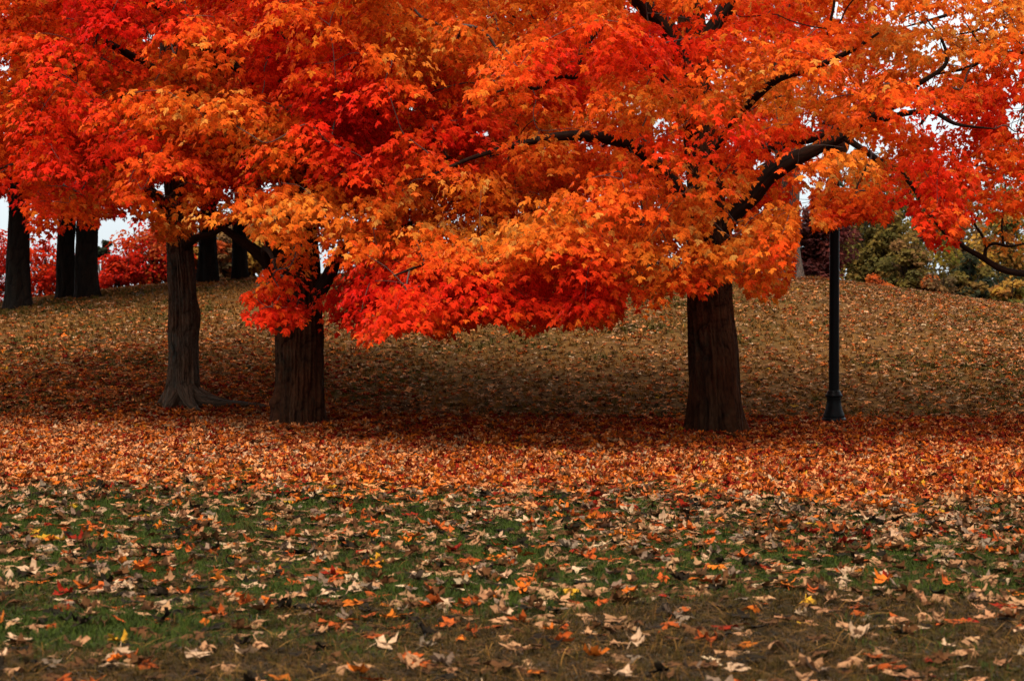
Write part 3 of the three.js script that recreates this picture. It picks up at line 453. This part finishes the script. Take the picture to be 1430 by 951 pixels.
// ---------------------------------------------------------------- trees and shrubs beyond the crest
const blade = (() => { const g = new THREE.BufferGeometry(); g.setAttribute('position', new THREE.Float32BufferAttribute([0, 0, 0, 0.42, 0.45, 0.06, 0, 1, -0.06, -0.42, 0.5, 0.08], 3)); g.setAttribute('uv', new THREE.Float32BufferAttribute([0.5, 0.1, 0.8, 0.5, 0.5, 0.9, 0.2, 0.5], 2)); g.setIndex([0, 1, 2, 0, 2, 3]); g.computeVertexNormals(); return g; })();
function farTree({ name, label, category = 'tree', group, px, D, topPy, width, colors, leaf = 0.2, n = 2600, stemRadius = 0.12, clear = 0.18, bk = BARK.dark, lobes = 14, stems = 1 }) {
  const x = (px - W / 2) / F * D, base = onGround(x, -D), height = P(px, topPy, D).y - base.y, rx = width / 2 / F * D;
  const t = new THREE.Group(); t.position.copy(base); top(t, name, label, category, group);
  const twigs = [], list = [];
  for (let s = 0; s < stems; s++) { const a = s / stems * 6.28, lean = stems > 1 ? 0.35 * rx : 0.05; part(t, stems > 1 ? 'stem' : 'trunk', tube([V(Math.cos(a) * 0.06 * stems, -0.15, Math.sin(a) * 0.06 * stems), V(Math.cos(a) * lean * 0.4, height * 0.35, Math.sin(a) * lean * 0.4), V(Math.cos(a) * lean, height * 0.62, Math.sin(a) * lean), V(Math.cos(a) * lean * 1.2, height * 0.88, Math.sin(a) * lean * 1.2)], [stemRadius, stemRadius * 0.75, stemRadius * 0.5, 0.01], 9), bk); }
  for (let l = 0; l < lobes; l++) {
    let q; do q = V(R(-1, 1), R(-1, 1), R(-1, 1)); while (q.lengthSq() > 1);
    const c = V(q.x * rx * 0.78, height * (clear + (1 - clear) * (0.48 + 0.48 * q.y)), q.z * rx * 0.78), lr = rx * R(0.16, 0.36), col = colors[Math.floor(rnd() * colors.length)];
    twigs.push(tube([V(0, c.y * 0.55, 0), V(c.x * 0.5, c.y * 0.85, c.z * 0.5), c], [stemRadius * 0.4, stemRadius * 0.22, 0.006], 4));
    for (let i = 0; i < n / lobes; i++) {
      let k; do k = V(R(-1, 1), R(-1, 1), R(-1, 1)); while (k.lengthSq() > 1 || k.lengthSq() < 0.12 * rnd());
      const p = V(c.x + k.x * lr, c.y + k.y * lr * 0.85, c.z + k.z * lr); if (p.y < 0.05) continue;
      const f = R(0.65, 1.25);
      list.push([leafMatrix(p, V(k.x + gauss(), -R(0, 1), k.z + gauss()), V(k.x + gauss() * 0.6, R(0.2, 1), k.z + gauss() * 0.6), leaf * R(0.6, 1.3)), col[0] * f, col[1] * f * R(0.9, 1.1), col[2] * f]);
    }
  }
  part(t, 'twigs', mergeGeometries(twigs), BARK.twig).userData.kind = 'stuff';
  instanced(t, 'crown', blade, LEAF, list);
  return t;
}
const RED = [[0.62, 0.018, 0.003], [0.7, 0.045, 0.005], [0.5, 0.012, 0.003]], OLIVE = [[0.19, 0.125, 0.024], [0.24, 0.15, 0.028], [0.13, 0.1, 0.022], [0.27, 0.14, 0.03]], GOLD = [[0.5, 0.24, 0.04], [0.6, 0.3, 0.04], [0.4, 0.16, 0.03]], MAROON = [[0.12, 0.022, 0.018], [0.17, 0.036, 0.024], [0.09, 0.02, 0.016]], DARKGREEN = [[0.025, 0.032, 0.014], [0.035, 0.04, 0.016], [0.05, 0.05, 0.02]], BROWN = [[0.2, 0.1, 0.035], [0.28, 0.13, 0.04], [0.15, 0.09, 0.035]], LIME = [[0.2, 0.16, 0.025], [0.27, 0.17, 0.02], [0.12, 0.115, 0.025]], ORANGE = [[0.6, 0.13, 0.02], [0.55, 0.09, 0.015]];
const beyond = [
  ['red_maple', 'scarlet maple low behind the tree standing apart on the crest', 'low tree', -14, 51, 318, 130, RED, 0.11, 4200],
  ['red_maple', 'scarlet maple showing between the lone crest trunk and the paired trunks', 'low tree', 62, 51, 330, 110, RED, 0.11, 4200],
  ['red_maple', 'wide scarlet maple with an orange top beside the slim burled trunk', 'low tree', 212, 51, 305, 130, [...RED, ...ORANGE], 0.11, 7500],
  ['red_maple', 'low scarlet maple beside the dark green conifer', 'low tree', 165, 50, 352, 70, RED, 0.11, 2600],
  ['dark_conifer', 'dark green conifer glimpsed beside the thicker of the paired trunks', 'tree', 141, 66, 315, 34, DARKGREEN, 0.2, 1200],
  ['golden_tree', 'golden tree showing between the burled maple and the crest trunks', 'low tree', 268, 52, 305, 60, GOLD, 0.14, 2600],
  ['golden_tree', 'yellow brown tree behind the forked maple and crest', 'low tree', 345, 52, 280, 120, [...GOLD, ...BROWN], 0.15, 4200],
  ['brown_shrub', 'russet shrub between two slim trunks on the crest', 'shrub', 312, 51, 320, 50, [...BROWN, ...ORANGE], 0.13, 2200],
  ['maroon_shrub', 'dark maroon shrub on the crest behind the lamp post', 'shrub', 1150, 52, 268, 100, MAROON, 0.14, 6000],
  ['maroon_shrub', 'dark maroon shrub half hidden by the big maple', 'shrub', 1100, 52, 290, 90, MAROON, 0.15, 3000],
  ['olive_tree', 'loose olive yellow tree just past the lamp post', 'tree', 1225, 60, 228, 120, OLIVE, 0.16, 8000],
  ['olive_tree', 'yellow green tree rising behind the red hanging bough', 'tree', 1280, 76, 218, 150, [...OLIVE, ...LIME], 0.2, 7000],
  ['brown_shrub', 'brown twiggy shrub at the crest under the olive tree', 'shrub', 1268, 55, 325, 80, [...BROWN, ...OLIVE, DARKGREEN[2]], 0.14, 3600],
  ['orange_shrub', 'small orange shrub peeping over the crest', 'shrub', 1228, 50, 384, 46, ORANGE, 0.12, 500],
  ['evergreen_tree', 'dark evergreen tree above the maroon shrub', 'tree', 1196, 72, 175, 130, DARKGREEN, 0.2, 4500],
  ['evergreen_tree', 'dark green bushy tree past the dipping bough', 'tree', 1352, 60, 345, 74, [...DARKGREEN, ...OLIVE], 0.16, 3600],
  ['olive_tree', 'pale olive tree behind the dark green bushy tree', 'tree', 1340, 80, 240, 150, [...OLIVE, ...BROWN], 0.2, 7000],
  ['golden_tree', 'yellow orange tree at the low end of the slope', 'tree', 1412, 68, 255, 150, [...GOLD, ...LIME, ...OLIVE], 0.18, 7000],
  ['lime_shrub', 'yellow green shrub low beside the dark green bushy tree', 'shrub', 1408, 54, 385, 60, [...LIME, ...GOLD], 0.13, 1300],
  ['evergreen_tree', 'dark evergreen tree low behind the yellow green shrub', 'tree', 1400, 62, 380, 130, DARKGREEN, 0.16, 4000],
  ['brown_shrub', 'rust brown shrub beside the dark green bushy tree', 'shrub', 1312, 54, 372, 60, [...BROWN, ...ORANGE], 0.13, 1600],
];
for (const [name, label, category, px, D, topPy, width, colors, leaf, n] of beyond) farTree({ name, label, category: category.replace('low ', ''), px, D, topPy, width, colors, leaf, n, stems: category === 'tree' ? 1 : 5, stemRadius: category === 'tree' ? 0.13 : 0.045, clear: 0.02, lobes: Math.max(16, Math.round(n / 80)) });
// two bare grey trunks on the crest
for (const [px, py, r, label] of [[1108, 389, 0.25, 'pale grey trunk on the crest beside the maroon shrub'], [1092, 392, 0.14, 'thin dark grey trunk on the crest behind the big maple']]) {
  const base = groundAt(px, py, 30), D = -base.z, T = (x, y, k) => [P(x, y, D), k], outline = [[900, 200], [1100, 215], [1300, 200]];
  const sprays = crown({ c: V(base.x, 0, base.z), rx: 2.6, rz: 2.4, y0: 5, y1: 11.5, n: 90, outline, high: 9, nHigh: 30, shape: 0.4 }); for (const s of sprays) { s.size *= 1.4; s.n = 30; }
  maple({ name: 'grey_tree', label, bark: r > 0.15 ? BARK.pale : BARK.grey, outline, sprays, tone: 0.3, dull: 0.75, trunk: [[base.clone().setY(base.y - 0.1), r], T(px - 3, py - 60, r * 0.8), T(px - 2, py - 140, r * 0.75), T(px - 8, py - 260, r * 0.6), T(px - 4, py - 420, r * 0.4), T(px, py - 560, r * 0.1)], trunkOpts: { flare: 0.5, seg: 32, off: px * 0.3, bole: 3.2 }, limbs: [limb([[px - 3, 250, D, r * 0.5], [px - 30, 190, D, r * 0.3], [px - 60, 140, D, 0.02]])] });
}

// ---------------------------------------------------------------- the lamp post
{
  const base = groundAt(1165, 592), t = new THREE.Group(); t.position.copy(base);
  top(t, 'lamp_post', 'black iron lamp post with a flared base standing at the foot of the slope', 'lamp post');
  const iron = new THREE.MeshPhysicalMaterial({ color: lin(0.004, 0.004, 0.0042), roughness: 0.35, specularIntensity: 0.1 });
  const lathe = (pts, seg = 32) => new THREE.LatheGeometry(pts.map(([r, y]) => new THREE.Vector2(r, y)), seg);
  part(t, 'plinth', lathe([[0.001, -0.05], [0.163, -0.05], [0.165, 0.03], [0.157, 0.045], [0.152, 0.07], [0.135, 0.085], [0.1, 0.088]], 8).toNonIndexed(), iron);
  part(t, 'base', lathe([[0.128, 0.08], [0.134, 0.1], [0.124, 0.13], [0.104, 0.18], [0.09, 0.25], [0.085, 0.3], [0.092, 0.315], [0.088, 0.33]]), iron);
  part(t, 'collar', lathe([[0.08, 0.325], [0.102, 0.335], [0.107, 0.35], [0.102, 0.366], [0.09, 0.372], [0.082, 0.4], [0.066, 0.42], [0.06, 0.42]]), iron);
  part(t, 'pole', lathe([[0.064, 0.41], [0.063, 1.2], [0.058, 2.6], [0.055, 3.05], [0.07, 3.06], [0.074, 3.09], [0.06, 3.12], [0.05, 3.2]]), iron);
  const bar = new THREE.CylinderGeometry(0.016, 0.016, 0.42, 10).rotateZ(Math.PI / 2).translate(0.03, 2.48, 0); part(t, 'ladder_rest', bar, iron);
  const lantern = part(t, 'lantern', lathe([[0.05, 3.18], [0.12, 3.22], [0.13, 3.26], [0.11, 3.28]]), iron);
  part(lantern, 'globe', lathe([[0.105, 3.28], [0.17, 3.4], [0.19, 3.52], [0.17, 3.64], [0.14, 3.7]]), new THREE.MeshPhysicalMaterial({ color: lin(0.05, 0.045, 0.04), roughness: 0.35, transmission: 0.4, thickness: 0 }));
  part(lantern, 'cap', lathe([[0.15, 3.69], [0.17, 3.71], [0.12, 3.8], [0.05, 3.86], [0.02, 3.92], [0.025, 3.95], [0.001, 3.98]]), iron);
}

// ---------------------------------------------------------------- grass
{
  const tuft = (n, h, w, lean, s0) => { const s = seed; seed = s0; const gs = []; for (let i = 0; i < n; i++) { const a = R(0, 6.28), r = R(0, 0.035), l = h * R(0.5, 1.15), b = lean * R(0.4, 1.2), dx = Math.cos(a), dz = Math.sin(a), c = a + R(-0.8, 0.8), x = Math.cos(c), z = Math.sin(c), g = new THREE.BufferGeometry(), wx = -z * w, wz = x * w, ox = dx * r, oz = dz * r;
    g.setAttribute('position', new THREE.Float32BufferAttribute([ox - wx, 0, oz - wz, ox + wx, 0, oz + wz, ox + x * b * l * 0.4 + wx * 0.8, l * 0.6, oz + z * b * l * 0.4 + wz * 0.8, ox + x * b * l * 0.4 - wx * 0.8, l * 0.6, oz + z * b * l * 0.4 - wz * 0.8, ox + x * b * l, l * (1 - 0.25 * b), oz + z * b * l], 3)); g.setIndex([0, 1, 2, 0, 2, 3, 3, 2, 4]); g.computeVertexNormals(); gs.push(g); } seed = s; return mergeGeometries(gs); };
  const green = [tuft(12, 0.055, 0.0022, 0.8, 11), tuft(14, 0.045, 0.002, 1.1, 12), tuft(9, 0.07, 0.0024, 0.9, 13)], dry = [tuft(12, 0.04, 0.0018, 1.9, 21), tuft(10, 0.055, 0.0016, 2.6, 22)], hill = [tuft(12, 0.07, 0.006, 0.9, 31), tuft(12, 0.06, 0.006, 1.2, 32)];
  const A = [[], [], []], B = [[], []], C = [[], []];
  const put = (list, x, z, s, c) => list.push([new THREE.Matrix4().makeRotationY(R(0, 6.28)).scale(V(s, s * R(0.75, 1.25), s)).setPosition(x, groundY(x, z) - 0.004, z), ...c]);
  for (let i = 0; i < 62000; i++) {
    const D = 5.8 + 10.4 * Math.pow(rnd(), 0.85), x = R(-0.36, 0.36) * D, z = -D, g = turf(x, z), k = R(0.65, 1.3);
    if (rnd() < 0.3 + g) put(A[i % 3], x, z, R(0.7, 1.2), g > 0.35 + 0.3 * rnd() ? [0.028 * k, 0.038 * k, 0.004 * k] : [0.036 * k, 0.021 * k, 0.003 * k]);
    if (rnd() < (0.62 - g * 0.62) * (0.2 + 1.6 * fbm(x * 4, z * 4, 2, 2))) put(B[i % 2], x, z, R(0.6, 1.4), rnd() < 0.1 ? [0.12 * k, 0.055 * k, 0.01 * k] : rnd() < 0.4 ? [0.045 * k, 0.019 * k, 0.003 * k] : [0.018 * k, 0.0095 * k, 0.002 * k]);
  }
  for (let i = 0; i < 52000; i++) { const D = FOOT + 24 * rnd(), x = R(-0.4, 0.4) * D, z = -D, g = turf(x, z), k = R(0.65, 1.3); if (rnd() < 0.4 + g) put(C[i % 2], x, z, R(0.7, 1.3), rnd() < g * 1.3 ? [0.055 * k, 0.038 * k, 0.006 * k] : [0.16 * k, 0.064 * k, 0.013 * k]); }
  // long dead blades lying flat
  const straw = [[-0.5, 0.5, 0.01], [-0.5, 0.45, 0.04]].map(([a, b, bow]) => { const pos = [], idx = []; for (let i = 0; i <= 4; i++) { const t = i / 4, x = a + (b - a) * t, z = bow * Math.sin(t * 3.1), y = 0.05 * Math.sin(t * 3.1); pos.push(x, y, z - 0.0085, x, y, z + 0.0085); if (i) { const k = i * 2; idx.push(k - 2, k - 1, k + 1, k - 2, k + 1, k); } } const g = new THREE.BufferGeometry(); g.setAttribute('position', new THREE.Float32BufferAttribute(pos, 3)); g.setIndex(idx); g.computeVertexNormals(); return g; });
  const S = [[], []], e = new THREE.Euler(), q = new THREE.Quaternion();
  for (let i = 0; i < 36000; i++) {
    const D = 5.8 + 6.2 * Math.pow(rnd(), 1.1), x = R(-0.36, 0.36) * D, z = -D, g = turf(x, z), k = R(0.5, 1.4); if (rnd() > 1.02 - g) continue;
    const l = R(0.05, 0.15), c = rnd() < 0.22 ? [0.16, 0.072, 0.014] : rnd() < 0.5 ? [0.09, 0.034, 0.004] : [0.045, 0.018, 0.002];
    S[i % 2].push([new THREE.Matrix4().compose(V(x, groundY(x, z) + R(0.01, 0.045), z), q.setFromEuler(e.set(gauss() * 0.4, R(0, 6.28), gauss() * 0.22)), V(l, l, l)), c[0] * k, c[1] * k, c[2] * k]);
  }
  const lawn = (name, label, geos, lists) => { const g = new THREE.Group(); top(g, name, label, 'grass', null, 'stuff'); geos.forEach((q, i) => instanced(g, 'blades', q, GRASS, lists[i])); };
  lawn('green_grass', 'short green grass of the near lawn between fallen leaves', green, A);
  lawn('dry_grass', 'dry brown grass and straw on the worn front of the lawn', [...dry, ...straw], [...B, ...S]);
  lawn('hill_grass', 'thin olive grass on the slope of the mound', hill, C);
}

// ---------------------------------------------------------------- fallen leaves
{
  const KIND = {                                   // base colours of fallen leaves
    tan: [0.28, 0.13, 0.058], cream: [0.37, 0.215, 0.118], orange: [0.40, 0.088, 0.009], yellow: [0.40, 0.19, 0.015], brown: [0.08, 0.031, 0.011], red: [0.17, 0.011, 0.004], grey: [0.15, 0.09, 0.056], peach: [0.50, 0.175, 0.058], rust: [0.28, 0.05, 0.009], dark: [0.014, 0.009, 0.005],
  };
  const pick = (w) => { let s = 0; for (const k in w) s += w[k]; let r = rnd() * s; for (const k in w) { r -= w[k]; if (r < 0) return k; } return Object.keys(w)[0]; };
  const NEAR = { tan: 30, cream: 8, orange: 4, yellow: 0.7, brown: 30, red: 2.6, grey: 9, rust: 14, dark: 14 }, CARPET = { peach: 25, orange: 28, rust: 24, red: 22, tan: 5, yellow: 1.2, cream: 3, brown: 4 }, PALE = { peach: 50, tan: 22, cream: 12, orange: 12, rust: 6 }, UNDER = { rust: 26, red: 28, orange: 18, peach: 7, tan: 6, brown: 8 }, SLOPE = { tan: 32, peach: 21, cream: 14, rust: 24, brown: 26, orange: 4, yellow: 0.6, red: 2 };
  const lists = FALLEN_ALL.map(() => []), big = [];
  function drop(x, z, kind, s, curl) {
    const v = rnd() < curl ? FALLEN_FLAT.length + Math.floor(rnd() * FALLEN_CURLED.length) : Math.floor(rnd() * FALLEN_FLAT.length), curled = v >= FALLEN_FLAT.length, a = R(0, 6.28), tilt = 0.28 + (rnd() < 0.2 ? 0.35 : 0);
    const p = onGround(x, z, 0.02 + rnd() * 0.02 + (curled ? 0.01 : 0)), tip = V(Math.cos(a), gauss() * tilt, Math.sin(a)), nor = V(gauss() * tilt, rnd() < 0.6 ? 1 : -1, gauss() * tilt), c = KIND[kind], k = R(0.72, 1.18), h = R(0.9, 1.12);
    return { v, curled, kind, p, s, m: leafMatrix(p.addScaledVector(tip, -0.4 * s), tip, nor, s), c: [c[0] * k, c[1] * k * h, c[2] * k * h], D: -z };
  }
  const add = l => lists[l.v].push([l.m, ...l.c]);
  const width = D => 0.335 * D + 0.7;
  // near lawn
  for (let i = 0; i < 19000; i++) {
    const D = 6.2 + 9.6 * Math.pow(rnd(), 0.7), x = R(-1, 1) * width(D), n = fbm(x * 0.9 + 7, D * 0.9, 2, 3), right = smooth(-1, 3, x);
    const edge = 14.6 - 1.1 * right + 3.2 * (n - 0.5) + 1.6 * (fbm(x * 2.2, D * 2.2, 5, 2) - 0.5), d = 54 + 24 * smooth(7, 9, D) + (22 + 80 * right) * smooth(9, 11.5, D) + 70 * smooth(edge - 2.6, edge - 0.6, D) + 150 * smooth(edge - 1.1, edge + 0.8, D);   // leaves wanted per square metre
    if (rnd() > d / (110 + 11 * D) * (0.4 + 1.2 * n)) continue;
    const w = rnd() < smooth(edge - 2.4, edge + 0.2, D) ? CARPET : NEAR;
    const l = drop(x, -D, pick(w), R(0.07, 0.135), 0.5); const [px, py] = toPixel(l.p);
    if (px > 10 && px < W - 10 && py < H - 6 && py > 600) big.push(l); else add(l);
  }
  // the carpet under the maples
  for (let i = 0; i < 60000; i++) {
    const D = R(12.8, FOOT + 0.3), x = R(-1, 1) * (0.335 * D + 1.2), n = fbm(x * 0.8, D * 0.8, 6, 3); if (rnd() > smooth(13.6, 15.9, D + (n - 0.5) * 3.4 + 1.6 * (fbm(x * 2.2, D * 2.2, 5, 2) - 0.5) + 1.0 * smooth(-1, 3, x)) * 0.99 + 0.01) continue;
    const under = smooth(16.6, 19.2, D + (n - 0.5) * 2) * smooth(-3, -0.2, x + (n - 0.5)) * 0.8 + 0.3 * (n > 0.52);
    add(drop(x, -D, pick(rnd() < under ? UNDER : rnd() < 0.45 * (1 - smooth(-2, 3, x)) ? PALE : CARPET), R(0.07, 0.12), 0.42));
  }
  // the slope
  for (let i = 0; i < 92000; i++) {
    const D = FOOT + 0.1 + 25 * rnd(), x = R(-1, 1) * (0.34 * D + 1.5), n = fbm(x * 0.5 + 2, D * 0.5, 3, 3), low = 1 - smooth(FOOT, FOOT + 7, D), leftLow = low * (1 - smooth(-4, -0.5, x));
    if (rnd() > clamp((0.04 + 1.1 * Math.pow(n, 2.2) + 0.3 * smooth(4, 9, x)) * (1 - 0.5 * smooth(27, 33, D) * (1 - smooth(-3, 2, x)) * (1 - smooth(39, 42, D))) + 0.42 * low + 0.4 * smooth(39, 44, D))) continue;
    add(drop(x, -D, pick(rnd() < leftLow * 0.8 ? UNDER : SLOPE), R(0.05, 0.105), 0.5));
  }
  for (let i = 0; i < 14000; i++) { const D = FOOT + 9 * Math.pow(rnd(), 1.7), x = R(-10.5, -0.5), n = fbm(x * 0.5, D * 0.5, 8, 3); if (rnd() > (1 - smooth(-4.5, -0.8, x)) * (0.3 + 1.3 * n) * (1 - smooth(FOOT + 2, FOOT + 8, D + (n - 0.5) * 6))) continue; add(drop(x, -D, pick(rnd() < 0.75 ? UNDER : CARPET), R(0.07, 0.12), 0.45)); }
  // the leaves that show largest are things of their own
  big.sort((a, b) => a.D / a.s - b.D / b.s);
  const WORD = { tan: 'tan', cream: 'pale cream', orange: 'orange', yellow: 'yellow', brown: 'dark brown', red: 'deep red', grey: 'greyish', rust: 'rust coloured', dark: 'blackened', peach: 'peach coloured' };
  const mats = {};
  const pickOut = big.slice(0, 300);
  pickOut.forEach(l => {
    const shade = Math.floor(rnd() * 3), key = l.kind + shade, c = KIND[l.kind], k = [0.78, 0.95, 1.12][shade];
    const m = shadows(new THREE.Mesh(FALLEN_ALL[l.v], mats[key] ||= leafMaterial(lin(c[0] * k, c[1] * k, c[2] * k), 0.12, blotchTexture)));
    l.m.decompose(m.position, m.quaternion, m.scale);
    let mate = null, md = 9; for (const o of pickOut) { const d = o === l ? 9 : o.p.distanceTo(l.p); if (d < md) { md = d; mate = o; } }
    const how = `${l.s > 0.118 ? 'large' : l.s > 0.095 ? 'mid-sized' : 'small'} ${l.curled ? 'curled' : 'flat'} ${WORD[l.kind]}`, where = turf(l.p.x, l.p.z) > 0.3 ? 'green grass' : 'dry brown grass';
    top(m, 'fallen_leaf', `${how} maple leaf on ${where} ${md < 0.14 ? 'touching' : 'beside'} a ${mate.curled ? 'curled' : 'flat'} ${WORD[mate.kind]} leaf`, 'leaf', 'fallen leaves on the near lawn');
  });
  big.slice(300).forEach(add);
  console.log('fallen', lists.map(l => l.length).join(' '), big.length, big.length > 300 ? big[300].D : 0);
  const g = new THREE.Group(); top(g, 'fallen_leaves', 'carpet of fallen maple leaves over the lawn and mound', 'leaves', null, 'stuff');
  lists.forEach((l, i) => instanced(g, 'leaves', FALLEN_ALL[i], FALLEN, l));
}
renderer.render(scene, camera);
